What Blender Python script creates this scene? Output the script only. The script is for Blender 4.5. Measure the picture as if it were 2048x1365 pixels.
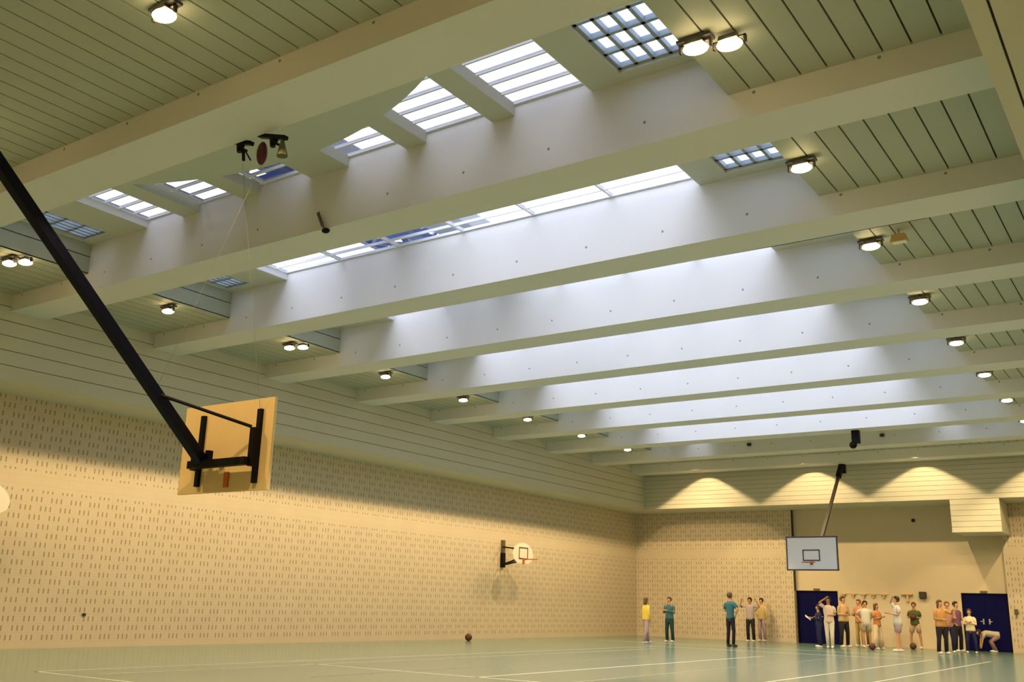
import bpy, bmesh, math, random
from mathutils import Vector, Matrix
random.seed(7)
for o in list(bpy.data.objects): bpy.data.objects.remove(o)
COL = bpy.context.scene.collection
SC = bpy.context.scene
PI = math.pi

# ------------------------------------------------------------------ camera, world, exposure
yaw, pit, rol = math.radians(34.781), math.radians(15.136), math.radians(1.61)
F = Vector((-math.sin(yaw)*math.cos(pit), math.cos(yaw)*math.cos(pit), math.sin(pit)))
R0 = Vector((math.cos(yaw), math.sin(yaw), 0)); U0 = R0.cross(F)
RR = R0*math.cos(rol)+U0*math.sin(rol); UU = -R0*math.sin(rol)+U0*math.cos(rol)
SKY_BASE, SKY_SIDE, SKY_FAR = .8, 9.5, 5.0
cd = bpy.data.cameras.new('camera'); cam = bpy.data.objects.new('camera', cd); COL.objects.link(cam)
cd.sensor_width = 36; cd.sensor_fit = 'HORIZONTAL'; cd.lens = 1946.02/2048*36
cd.clip_start = .05; cd.clip_end = 300
m = Matrix((RR, UU, -F)).transposed().to_4x4(); m.translation = Vector((21.438, 0, 1.235)); cam.matrix_world = m
SC.camera = cam
SC.view_settings.view_transform = 'Standard'; SC.view_settings.look = 'None'
SC.view_settings.exposure = 0.0; SC.view_settings.gamma = 1; SC.view_settings.use_curve_mapping = False
wd = bpy.data.worlds.new('sky'); SC.world = wd; wd.use_nodes = True
# bright overcast sky, brightest towards the side behind the camera
wt = wd.node_tree; bg = wt.nodes['Background']; bg.inputs[0].default_value = (.82, .82, 1, 1)
tc = wt.nodes.new('ShaderNodeTexCoord'); dp = wt.nodes.new('ShaderNodeVectorMath'); dp.operation = 'DOT_PRODUCT'
sdir = Vector((.0, -.62, .78)).normalized(); dp.inputs[1].default_value = sdir
wt.links.new(tc.outputs['Generated'], dp.inputs[0])
mr = wt.nodes.new('ShaderNodeMapRange'); mr.interpolation_type = 'SMOOTHSTEP'
mr.inputs['From Min'].default_value = .74; mr.inputs['From Max'].default_value = 1.0; mr.inputs['To Min'].default_value = SKY_BASE; mr.inputs['To Max'].default_value = SKY_SIDE
wt.links.new(dp.outputs['Value'], mr.inputs['Value'])
dp2 = wt.nodes.new('ShaderNodeVectorMath'); dp2.operation = 'DOT_PRODUCT'; dp2.inputs[1].default_value = Vector((-.45, .80, .35)).normalized(); wt.links.new(tc.outputs['Generated'], dp2.inputs[0])
mr2 = wt.nodes.new('ShaderNodeMapRange'); mr2.interpolation_type = 'SMOOTHSTEP'
mr2.inputs['From Min'].default_value = .2; mr2.inputs['From Max'].default_value = .9; mr2.inputs['To Min'].default_value = 0; mr2.inputs['To Max'].default_value = SKY_FAR
wt.links.new(dp2.outputs['Value'], mr2.inputs['Value'])
ad = wt.nodes.new('ShaderNodeMath'); ad.operation = 'ADD'; wt.links.new(mr.outputs[0], ad.inputs[0]); wt.links.new(mr2.outputs[0], ad.inputs[1]); wt.links.new(ad.outputs[0], bg.inputs[1])

# light strengths
SPOT = 410.0
WARM = (1, .70, .35)
LENS = 15.0

# ------------------------------------------------------------------ room numbers (metres)
HB = 6.91            # underside of the beams
TOP = 8.02           # top of the beams, level of the glazing
FIN = 7.885          # underside of fins and smooth slabs
PLK = 7.27           # underside of the plank ceiling
S, W, Y1 = 3.511, .756, 6.649
def beamY(k): return Y1+(k-1)*S
D, DR = 41.55, 41.8
XL, XR, XW = 1.49, 20.57, 22.06
BB = 5.46            # underside of the clad bulkheads
YB = 39.46
YBACK = -2.0

# ------------------------------------------------------------------ materials
def mat(name, col, rough=.6, metal=0, emit=None, es=0, noise=0, nscale=3.0, bump=0, spec=.5):
    m = bpy.data.materials.new(name); m.use_nodes = True; nt = m.node_tree; b = nt.nodes['Principled BSDF']
    b.inputs['Base Color'].default_value = (*col, 1); b.inputs['Roughness'].default_value = rough
    b.inputs['Metallic'].default_value = metal; b.inputs['Specular IOR Level'].default_value = spec
    if emit: b.inputs['Emission Color'].default_value = (*emit, 1); b.inputs['Emission Strength'].default_value = es
    if noise or bump:
        g = nt.nodes.new('ShaderNodeNewGeometry'); n = nt.nodes.new('ShaderNodeTexNoise'); n.inputs['Scale'].default_value = nscale; n.inputs['Detail'].default_value = 6
        nt.links.new(g.outputs['Position'], n.inputs['Vector'])
        if noise:
            mx = nt.nodes.new('ShaderNodeMix'); mx.data_type = 'RGBA'
            mx.inputs[6].default_value = (*[max(0, c*(1-noise)) for c in col], 1); mx.inputs[7].default_value = (*[min(1, c*(1+noise)) for c in col], 1)
            nt.links.new(n.outputs['Fac'], mx.inputs[0]); nt.links.new(mx.outputs[2], b.inputs['Base Color'])
        if bump:
            bp = nt.nodes.new('ShaderNodeBump'); bp.inputs['Strength'].default_value = bump; bp.inputs['Distance'].default_value = .01
            nt.links.new(n.outputs['Fac'], bp.inputs['Height']); nt.links.new(bp.outputs[0], b.inputs['Normal'])
    return m

class NB:
    """tiny node-math builder"""
    def __init__(s, nt): s.nt = nt
    def v(s, x):
        return x
    def m(s, op, a, b=0.0, c=None):
        n = s.nt.nodes.new('ShaderNodeMath'); n.operation = op
        for i, x in enumerate((a, b) if c is None else (a, b, c)):
            if isinstance(x, (int, float)): n.inputs[i].default_value = x
            else: s.nt.links.new(x, n.inputs[i])
        return n.outputs[0]
    def near(s, x, c, hw):      # 1 when |x-c|<hw
        return s.m('LESS_THAN', s.m('ABSOLUTE', s.m('SUBTRACT', x, c)), hw)

def brick_mat():
    m = mat('perforated_brick', (.70, .60, .40), .85); nt = m.node_tree; b = nt.nodes['Principled BSDF']; n = NB(nt)
    g = nt.nodes.new('ShaderNodeNewGeometry'); sp = nt.nodes.new('ShaderNodeSeparateXYZ'); nt.links.new(g.outputs['Position'], sp.inputs[0])
    sn = nt.nodes.new('ShaderNodeSeparateXYZ'); nt.links.new(g.outputs['True Normal'], sn.inputs[0])
    isx = n.m('GREATER_THAN', n.m('ABSOLUTE', sn.outputs[0]), .5)
    u = n.m('ADD', n.m('MULTIPLY', sp.outputs[1], isx), n.m('MULTIPLY', sp.outputs[0], n.m('SUBTRACT', 1, isx)))
    z = n.m('ADD', sp.outputs[2], .065)
    row = n.m('FLOOR', n.m('DIVIDE', z, .2)); fv = n.m('FRACT', n.m('DIVIDE', z, .2))
    sh = n.m('MULTIPLY', n.m('MODULO', row, 2), .5)
    fu = n.m('FRACT', n.m('ADD', n.m('DIVIDE', u, .48), sh))
    a = n.m('MAXIMUM', n.m('MAXIMUM', n.near(fu, .2, .036), n.near(fu, .44, .036)), n.near(fu, .68, .036))
    a = n.m('MULTIPLY', a, n.near(fv, .5, .29))
    a = n.m('MULTIPLY', a, n.m('SUBTRACT', 1, n.near(sp.outputs[2], 3.64, .20)))
    a = n.m('MULTIPLY', a, n.m('GREATER_THAN', sp.outputs[2], .1))
    # mortar joints: faint
    j = n.m('MAXIMUM', n.m('LESS_THAN', fv, .04), n.m('LESS_THAN', n.m('FRACT', n.m('ADD', fu, .06)), .015))
    no = nt.nodes.new('ShaderNodeTexNoise'); no.inputs['Scale'].default_value = 1.3; no.inputs['Detail'].default_value = 5; nt.links.new(g.outputs['Position'], no.inputs['Vector'])
    bx = nt.nodes.new('ShaderNodeMix'); bx.data_type = 'RGBA'; bx.inputs[6].default_value = (.57, .485, .345, 1); bx.inputs[7].default_value = (.66, .565, .41, 1); nt.links.new(no.outputs['Fac'], bx.inputs[0])
    m1 = nt.nodes.new('ShaderNodeMix'); m1.data_type = 'RGBA'; m1.inputs[7].default_value = (.50, .43, .30, 1); nt.links.new(bx.outputs[2], m1.inputs[6]); nt.links.new(n.m('MULTIPLY', j, .6), m1.inputs[0])
    m2 = nt.nodes.new('ShaderNodeMix'); m2.data_type = 'RGBA'; m2.inputs[7].default_value = (.17, .13, .06, 1); nt.links.new(m1.outputs[2], m2.inputs[6]); nt.links.new(n.m('MULTIPLY', a, .62), m2.inputs[0])
    nt.links.new(m2.outputs[2], b.inputs['Base Color'])
    bp = nt.nodes.new('ShaderNodeBump'); bp.inputs['Strength'].default_value = .5; bp.inputs['Distance'].default_value = .02; bp.invert = True
    nt.links.new(a, bp.inputs['Height']); nt.links.new(bp.outputs[0], b.inputs['Normal'])
    return m

def concrete_mat():
    m = mat('painted_concrete', (.74, .73, .69), .7); nt = m.node_tree; b = nt.nodes['Principled BSDF']; n = NB(nt)
    g = nt.nodes.new('ShaderNodeNewGeometry'); sp = nt.nodes.new('ShaderNodeSeparateXYZ'); nt.links.new(g.outputs['Position'], sp.inputs[0])
    sn = nt.nodes.new('ShaderNodeSeparateXYZ'); nt.links.new(g.outputs['True Normal'], sn.inputs[0])
    # small formwork tie holes every 1.45 m
    dx = n.m('MULTIPLY', n.m('SUBTRACT', n.m('FRACT', n.m('DIVIDE', n.m('ADD', sp.outputs[0], .33), 1.45)), .5), 1.45)
    dz = n.m('SUBTRACT', sp.outputs[2], 7.22)
    dd = n.m('SQRT', n.m('ADD', n.m('MULTIPLY', dx, dx), n.m('MULTIPLY', dz, dz)))
    isy = n.m('GREATER_THAN', n.m('ABSOLUTE', sn.outputs[1]), .5)
    h = n.m('MULTIPLY', n.m('LESS_THAN', dd, .022), isy)
    no = nt.nodes.new('ShaderNodeTexNoise'); no.inputs['Scale'].default_value = .9; no.inputs['Detail'].default_value = 4; nt.links.new(g.outputs['Position'], no.inputs['Vector'])
    bx = nt.nodes.new('ShaderNodeMix'); bx.data_type = 'RGBA'; bx.inputs[6].default_value = (.66, .66, .635, 1); bx.inputs[7].default_value = (.73, .72, .69, 1); nt.links.new(no.outputs['Fac'], bx.inputs[0])
    m2 = nt.nodes.new('ShaderNodeMix'); m2.data_type = 'RGBA'; m2.inputs[7].default_value = (.12, .1, .08, 1); nt.links.new(bx.outputs[2], m2.inputs[6]); nt.links.new(n.m('MULTIPLY', h, .75), m2.inputs[0])
    nt.links.new(m2.outputs[2], b.inputs['Base Color'])
    return m

def glass_mat(c=(.9, .93, .95)):
    m = bpy.data.materials.new('skylight_glass'); m.use_nodes = True; nt = m.node_tree; nt.nodes.clear()
    o = nt.nodes.new('ShaderNodeOutputMaterial'); t = nt.nodes.new('ShaderNodeBsdfTransparent'); t.inputs[0].default_value = (*c, 1)
    g = nt.nodes.new('ShaderNodeBsdfGlossy'); g.inputs['Roughness'].default_value = .08
    x = nt.nodes.new('ShaderNodeMixShader'); x.inputs[0].default_value = .05
    nt.links.new(t.outputs[0], x.inputs[1]); nt.links.new(g.outputs[0], x.inputs[2]); nt.links.new(x.outputs[0], o.inputs[0])
    return m
def opal_mat():
    m = bpy.data.materials.new('opal_panel'); m.use_nodes = True; nt = m.node_tree; nt.nodes.clear()
    o = nt.nodes.new('ShaderNodeOutputMaterial'); t = nt.nodes.new('ShaderNodeBsdfTranslucent'); t.inputs[0].default_value = (.66, .73, .76, 1)
    nt.links.new(t.outputs[0], o.inputs[0]); return m

def floor_mat():
    m = mat('sports_floor', (.145, .24, .205), .19, noise=.06, nscale=.7); b = m.node_tree.nodes['Principled BSDF']
    b.inputs['Specular IOR Level'].default_value = .6
    return m

M = dict(
    brick=brick_mat(), concrete=concrete_mat(), glass=glass_mat(), glass_dimmed=glass_mat((.60, .61, .62)), opal=opal_mat(), floor=floor_mat(),
    plaster=mat('sand_plaster', (.63, .54, .375), .85, noise=.04, nscale=2),
    plank=mat('painted_plank', (.44, .46, .37), .55, noise=.03, nscale=4),
    clad=mat('cladding_plank', (.57, .56, .45), .55, noise=.03, nscale=4),
    gap=mat('dark_gap', (.05, .05, .04), .9),
    slab=mat('painted_slab', (.56, .58, .50), .7),
    roof=mat('roof_slab', (.3, .3, .3), .9),
    curb=mat('white_curb', (.85, .85, .86), .6),
    bar=mat('glazing_bar', (.8, .82, .84), .5),
    grid=mat('grille_slat', (.34, .38, .43), .5),
    truss=mat('blue_steel', (.03, .07, .22), .4),
    lantern=mat('grey_sheet', (.42, .45, .47), .6),
    black=mat('black_steel', (.004, .003, .004), .5, spec=.15),
    navy=mat('navy_steel', (.002, .002, .012), .5, spec=.15),
    lens=mat('lamp_glass', (.9, .85, .7), .3, emit=(1, .74, .38), es=LENS),
    housing=mat('lamp_housing', (.05, .045, .04), .5),
    plywood=mat('plywood', (.72, .52, .24), .6, noise=.06, nscale=5),
    boardwhite=mat('white_board', (.82, .82, .84), .35),
    cream=mat('cream_board', (.86, .80, .66), .4),
    line=mat('board_line', (.10, .07, .09), .5),
    rim=mat('orange_rim', (.55, .12, .02), .5),
    armbrown=mat('arm_paint', (.025, .018, .010), .5, spec=.2),
    olive=mat('olive_steel', (.10, .09, .045), .6),
    red=mat('dark_red', (.07, .006, .018), .5),
    green=mat('dark_olive_cloth', (.10, .11, .04), .7),
    navydoor=mat('navy_door', (.001, .0015, .055), .6, spec=.1),
    doorframe=mat('door_frame', (.006, .002, .006), .5, spec=.1),
    metal=mat('dull_metal', (.5, .5, .5), .35, metal=.9),
    wood=mat('beech', (.62, .40, .16), .6),
    courtline=mat('court_line', (.62, .64, .50), .35),
    redline=mat('faint_red_line', (.24, .24, .19), .35),
    ball=mat('basketball', (.10, .028, .014), .6, noise=.2, nscale=40),
    dark=mat('black_plastic', (.015, .012, .01), .5),
    rope=mat('pale_cord', (.30, .30, .27), .8),
    skin=mat('skin', (.62, .34, .19), .55), skin2=mat('skin_tan', (.48, .24, .11), .55),
    hair_dark=mat('hair_dark', (.020, .012, .010), .6), hair_brown=mat('hair_brown', (.13, .065, .022), .6), hair_red=mat('hair_auburn', (.30, .11, .03), .6),
    shoe=mat('white_shoe', (.75, .72, .66), .6), shoe_dark=mat('dark_shoe', (.05, .045, .03), .6), eye=mat('eye', (.02, .015, .01), .3),
    paper=mat('paper', (.75, .75, .80), .7),
)
def cloth(name, c):
    if name not in M: M[name] = mat(name, c, .85, noise=.08, nscale=12)
    return M[name]

# ------------------------------------------------------------------ helpers
def tag(o, label=None, cat=None, group=None, kind=None):
    if label: o['label'] = label
    if cat: o['category'] = cat
    if group: o['group'] = group
    if kind: o['kind'] = kind
    return o
def bx(bm, x0, y0, z0, x1, y1, z1):
    vs = [bm.verts.new(p) for p in ((x0,y0,z0),(x1,y0,z0),(x1,y1,z0),(x0,y1,z0),(x0,y0,z1),(x1,y0,z1),(x1,y1,z1),(x0,y1,z1))]
    for f in ((0,3,2,1),(4,5,6,7),(0,1,5,4),(1,2,6,5),(2,3,7,6),(3,0,4,7)): bm.faces.new([vs[i] for i in f])
def tube(bm, a, b, r, n=8, r2=None):
    a, b = Vector(a), Vector(b); d = (b-a); L = d.length; d.normalize(); r2 = r if r2 is None else r2
    t = Vector((0,0,1)) if abs(d.z) < .9 else Vector((1,0,0)); u = d.cross(t).normalized(); v = d.cross(u)
    A = [bm.verts.new(a+(u*math.cos(q)+v*math.sin(q))*r) for q in (2*PI*i/n for i in range(n))]
    B = [bm.verts.new(b+(u*math.cos(q)+v*math.sin(q))*r2) for q in (2*PI*i/n for i in range(n))]
    for i in range(n): bm.faces.new((A[i], A[(i+1)%n], B[(i+1)%n], B[i]))
    bm.faces.new(A[::-1]); bm.faces.new(B)
def bar(bm, a, b, w, h=None, up=(0,0,1)):
    """rectangular bar"""
    a, b = Vector(a), Vector(b); d = (b-a).normalized(); h = h or w; up = Vector(up)
    if abs(d.dot(up)) > .98: up = Vector((0,1,0))
    u = d.cross(up).normalized()*w/2; v = u.cross(d).normalized()*h/2
    A = [bm.verts.new(a+s*u+t*v) for s, t in ((-1,-1),(1,-1),(1,1),(-1,1))]
    B = [bm.verts.new(b+s*u+t*v) for s, t in ((-1,-1),(1,-1),(1,1),(-1,1))]
    for i in range(4): bm.faces.new((A[i], A[(i+1)%4], B[(i+1)%4], B[i]))
    bm.faces.new(A[::-1]); bm.faces.new(B)
def sphere(bm, c, r, sc=(1,1,1), seg=16, rings=10):
    mt = Matrix.Translation(Vector(c)) @ Matrix.Diagonal((*[r*q for q in sc], 1))
    bmesh.ops.create_uvsphere(bm, u_segments=seg, v_segments=rings, radius=1, matrix=mt)
def torus(bm, c, R, r, n=20, k=6):
    vs = []
    for i in range(n):
        a = 2*PI*i/n
        vs.append([bm.verts.new((c[0]+(R+r*math.cos(b))*math.cos(a), c[1]+(R+r*math.cos(b))*math.sin(a), c[2]+r*math.sin(b))) for b in (2*PI*j/k for j in range(k))])
    for i in range(n):
        for j in range(k): bm.faces.new((vs[i][j], vs[(i+1)%n][j], vs[(i+1)%n][(j+1)%k], vs[i][(j+1)%k]))
def prism(bm, pts, axis, a, b):
    """extrude a 2D outline along axis between a and b"""
    def P(p, t):
        return {'x': (t, p[0], p[1]), 'y': (p[0], t, p[1]), 'z': (p[0], p[1], t)}[axis]
    A = [bm.verts.new(P(p, a)) for p in pts]; B = [bm.verts.new(P(p, b)) for p in pts]
    n = len(pts)
    for i in range(n): bm.faces.new((A[i], A[(i+1)%n], B[(i+1)%n], B[i]))
    bm.faces.new(A[::-1]); bm.faces.new(B)
def obj(name, bm, m, parent=None, smooth=False, bevel=0):
    bmesh.ops.recalc_face_normals(bm, faces=bm.faces)
    me = bpy.data.meshes.new(name); bm.to_mesh(me); bm.free(); me.materials.append(m)
    if smooth:
        for p in me.polygons: p.use_smooth = True
    o = bpy.data.objects.new(name, me); COL.objects.link(o)
    if parent is not None: o.parent = parent
    if bevel:
        b = o.modifiers.new('Bevel', 'BEVEL'); b.width = bevel; b.segments = 2; b.limit_method = 'ANGLE'
    return o
def local(bm, loc): bmesh.ops.translate(bm, verts=bm.verts, vec=-Vector(loc))
def empty(name, loc=(0,0,0)):
    o = bpy.data.objects.new(name, None); COL.objects.link(o); o.location = loc; o.empty_display_size = .1; return o
def struct(name, bm, m, parent=None, **k):
    o = obj(name, bm, m, parent, **k)
    if parent is None: o['kind'] = 'structure'
    return o
def dup(o, parent=None):
    c = o.copy(); COL.objects.link(c); c.parent = parent
    for ch in list(o.children): dup(ch, c)
    return c
def B(): return bmesh.new()

# ------------------------------------------------------------------ shell
b = B(); bx(b, -.3, YBACK-.3, -.2, XW+.3, DR+.3, 0); struct('floor', b, M['floor'])
b = B(); bx(b, -.3, YBACK-.3, 0, 0, DR+.3, 8.1); struct('wall_left', b, M['brick'])
b = B(); bx(b, XW, YBACK-.3, 0, XW+.3, DR+.3, 8.1); struct('wall_right', b, M['brick'])
b = B(); bx(b, -.3, YBACK-.3, 0, XW+.3, YBACK, 8.1); struct('wall_back', b, M['plaster'])
b = B()
bx(b, 0, D, 0, 7.37, DR+.3, 8.1); bx(b, 15.49, D, 0, XW, DR+.3, 8.1)
wf = struct('wall_far', b, M['brick'])
b = B()    # recessed plain middle with the two door holes
bx(b, 7.37, DR, 2.12, 15.49, DR+.3, 8.1); bx(b, 9.11, DR, 0, 13.83, DR+.3, 2.12); bx(b, 7.37, DR+.14, 0, 7.40, DR+.3, 2.12)
obj('recessed_wall', b, M['plaster'], wf)
b = B(); bx(b, 7.372, D+.03, 2.12, 7.40, DR-.02, BB); obj('recess_shade_strip', b, M['gap'], wf)  # dark strip over the recess return, its shade put into the colour

# double doors
def double_door(n, x0, x1):
    e = empty(f'door_{n}', ((x0+x1)/2, DR, 0)); e['kind'] = 'structure'
    for i, (a, c) in enumerate(((x0+.04, (x0+x1)/2-.005), ((x0+x1)/2+.005, x1-.04))):
        b = B(); bx(b, a, DR+.04, .01, c, DR+.09, 2.08); local(b, e.location); l = obj('door_leaf', b, M['navydoor'], e)
        hx = c-.10 if i == 0 else a+.10
        b = B(); bx(b, hx-.025, DR+.025, .98, hx+.025, DR+.04, 1.18); tube(b, (hx, DR+.0, 1.08), (hx+(.1 if i else -.1), DR+.0, 1.08), .012); tube(b, (hx, DR+.04, 1.08), (hx, DR, 1.08), .01)
        local(b, e.location); obj('door_handle', b, M['metal'], l)
    b = B(); bx(b, x0, DR-.01, 0, x0+.04, DR+.12, 2.12); bx(b, x1-.04, DR-.01, 0, x1, DR+.12, 2.12); bx(b, x0, DR-.01, 2.08, x1, DR+.12, 2.12)
    local(b, e.location); obj('door_frame', b, M['doorframe'], e)
    b = B(); bx(b, x0-.1, DR+.14, 0, x1+.1, DR+.2, 2.3); local(b, e.location); obj('door_backing', b, M['doorframe'], e)
    b = B(); bx(b, (x0+x1)/2-.13, DR-.05, 2.14, (x0+x1)/2+.13, DR, 2.21); local(b, e.location); obj('door_closer', b, M['olive'], e)
double_door(1, 7.40, 9.11); double_door(2, 13.83, 15.45)

# clad bulkheads
def planks_v(bm, axis, p, lo, hi, z0, z1, pitch, gap=.014, t=.03):
    """boards on a vertical face. axis 'x': face at x=p running along y"""
    n = max(1, round((z1-z0)/pitch)); pt = (z1-z0)/n
    for i in range(n):
        a, c = z0+i*pt+gap/2, z0+(i+1)*pt-gap/2
        if axis == 'x': bx(bm, p-t, lo, a, p, hi, c)
        elif axis == 'X': bx(bm, p, lo, a, p+t, hi, c)
        else: bx(bm, lo, p, a, hi, p+t, c)
t1 = struct('trim_1', (lambda b: (bx(b, 0, YBACK, BB+.02, XL-.035, DR, TOP), b)[1])(B()), M['gap'])
b = B(); planks_v(b, 'x', XL, YBACK, YB+.0, BB, HB+.4, .30); bx(b, 0, YBACK, BB, XL-.03, D, BB+.018); obj('cladding_boards', b, M['clad'], t1)
t2 = struct('trim_2', (lambda b: (bx(b, XL-.03, YB+.035, BB+.02, XR, DR, TOP), b)[1])(B()), M['gap'])
b = B(); planks_v(b, 'y', YB, XL, XR, BB, HB+.36, .181, gap=.010); bx(b, XL-.03, YB+.03, BB, XR, D, BB+.018); bx(b, 7.37, D, BB, 15.49, DR, BB+.018)
obj('cladding_boards', b, M['clad'], t2)
t3 = struct('trim_3', (lambda b: (bx(b, XR+.035, YBACK, BB+.035, XW, DR, TOP), b)[1])(B()), M['gap'])
b = B(); planks_v(b, 'X', XR, YBACK, YB, BB, HB+.4, .30)
x = XR
for wd_ in (.165, .30, .30, .30, .35):
    bx(b, x, YBACK, BB, x+wd_-.02, D, BB+.03); x += wd_
obj('cladding_boards', b, M['clad'], t3)

# duct box hanging under the far bulkhead
e = empty('duct_box', (15.0, 40.6, 4.24)); tag(e, 'cream plank-clad box hanging under the far bulkhead above the right navy doors', 'duct box')
b = B(); bx(b, 14.18, YB+.03, 4.25, 15.80, D-.02, BB-.01); local(b, e.location); obj('box_core', b, M['clad'], e)
b = B(); planks_v(b, 'y', YB, 14.15, 15.83, 4.24, BB-.004, .2, gap=.012)
local(b, e.location); obj('front_boards', b, M['clad'], e)

# beams
for k in range(-1, 11):
    y = beamY(k)
    b = B(); bx(b, XL-.2, 0, 0, XR+.2, W, TOP-HB); local(b, (XL-.2, 0, 0))
    o = obj('ceiling_beam', b, M['concrete']); o.location = (XL-.2, y, HB)
    L = {-1: 'white concrete ceiling beam behind the camera position', 0: 'white concrete ceiling beam carrying the near basket hinge, above the camera',
         1: 'widest-looking white concrete beam crossing the top left of the photo, arched slab behind it',
         2: 'white concrete ceiling beam under the first skylight, with a small hook on its edge',
         3: 'third white concrete beam from the top, with a black cable along its far edge',
         4: 'white concrete ceiling beam one beyond the one with the black cable', 5: 'white concrete ceiling beam two beyond the one with the black cable',
         6: 'white concrete ceiling beam three beyond the one with the black cable', 7: 'white concrete ceiling beam at the far end of the sixth skylight',
         8: 'white concrete beam closing the last bright skylight, with a small black winch under it',
         9: 'grey-looking white beam just beyond the last bright skylight', 10: 'last white concrete beam, right before the far clad bulkhead'}[k]
    tag(o, L, 'ceiling beam', 'concrete beams across the hall')

# plank ceiling fields (and smooth slabs) as the ceiling
ce = struct('ceiling', (lambda b: (bx(b, -.3, YBACK-.3, 8.03, XW+.3, 6.649, 8.2), b)[1])(B()), M['roof'])
PL = B(); BK = B()
XPL, XPR = 4.19, 17.47
def field(xa, xb, ya, yb, phase):
    bx(BK, xa+.01, ya, PLK+.032, xb-.01, yb, PLK+.05)
    x = phase-math.ceil((phase-xa)/.307)*.307
    while x < xb-.02:
        a, c = max(x+.011, xa), min(x+.307-.011, xb)
        if c-a > .02: bx(PL, a, ya, PLK, c, yb, PLK+.03)
        x += .307
for k in range(-2, 11):
    ya = max(beamY(k)+W, YBACK); yb = beamY(k+1) if k < 10 else YB
    if k < 1 or k > 8: field(XL-.03, XR+.03, ya, yb, 17.45)
    else:
        field(XL-.03, XPL, ya, yb, 17.45); field(XPR, XR+.03, ya, yb, 17.45)
obj('ceiling_planks', PL, M['plank'], ce); obj('plank_backing', BK, M['gap'], ce)
b = B()
for k in range(1, 9):
    ya, yb = beamY(k)+W, beamY(k+1)
    planks_v(b, 'x', XPL, ya, yb, PLK, FIN+.1, .305, gap=.02)
    planks_v(b, 'X', XPR, ya, yb, PLK, FIN+.1, .305, gap=.02)
obj('drop_side_boards', b, M['plank'], ce)
b = B()   # roof deck over everything that is not glazed
DK = 8.025
GX0, GX1 = 5.94, 15.58          # glazed part
LX0, LX1, RX0, RX1 = 4.26, 5.06, 16.10, 17.34   # grille openings
for k in range(1, 9):
    ya, yb = beamY(k)+W, beamY(k+1)
    for a, c in ((-.3, LX0), (LX1, GX0), (GX1, RX0), (RX1, XW+.3)): bx(b, a, ya, DK, c, yb, DK+.05)
for k in range(1, 10): bx(b, -.3, beamY(k), DK, XW+.3, beamY(k)+W, DK+.05)
bx(b, -.3, beamY(9)+W, DK, XW+.3, DR+.3, DK+.05)
y8 = beamY(8)+W; y9 = beamY(9)
bx(b, 6.5, y8, DK, 15.0, y9, DK+.05)
obj('roof_deck', b, M['curb'], ce)
b = B()
for k in range(1, 9):
    ya, yb = beamY(k)+W, beamY(k+1)
    for a, c in ((LX1, GX0), (GX1, RX0)): bx(b, a, ya, FIN, c, yb, DK)
    bx(b, XPL, ya, FIN, LX0, yb, DK); bx(b, RX1, ya, FIN, XPR, yb, DK)
    for a, c in ((LX0, LX1), (RX0, RX1)):
        bx(b, a, ya, FIN, c, ya+.22, DK); bx(b, a, yb-.22, FIN, c, yb, DK)
bx(b, 6.5, y8, FIN, 15.0, y9, DK)
obj('smooth_slab', b, M['slab'], ce)

# grilles
for k in range(1, 9):
    ya, yb = beamY(k)+W+.22, beamY(k+1)-.22
    nth = {1: 'nearest', 2: 'second-nearest', 3: 'third', 4: 'fourth', 5: 'fifth', 6: 'sixth', 7: 'seventh', 8: 'farthest'}[k]
    for side, (xa, xb) in (('left', (LX0, LX1)), ('right', (RX0, RX1))):
        e = empty('ceiling_grille', ((xa+xb)/2, (ya+yb)/2, FIN))
        tag(e, f'blue-grey egg-crate grille at the {side} end of the {nth} skylight bay', 'grille', 'egg-crate grilles at the skylight ends')
        b = B(); nx, ny = (5, 6)
        for i in range(nx+1): x = xa+.02+(xb-xa-.04)*i/nx; bx(b, x-.025, ya, FIN+.05, x+.025, yb, FIN+.13)
        for j in range(ny+1): y = ya+.02+(yb-ya-.04)*j/ny; bx(b, xa, y-.025, FIN+.05, xb, y+.025, FIN+.13)
        local(b, e.location); obj('slat_grid', b, M['grid'], e)
        b = B(); bx(b, xa, ya, FIN+.17, xb, yb, FIN+.18); local(b, e.location); obj('opal_panel', b, M['opal'], e)

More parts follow.
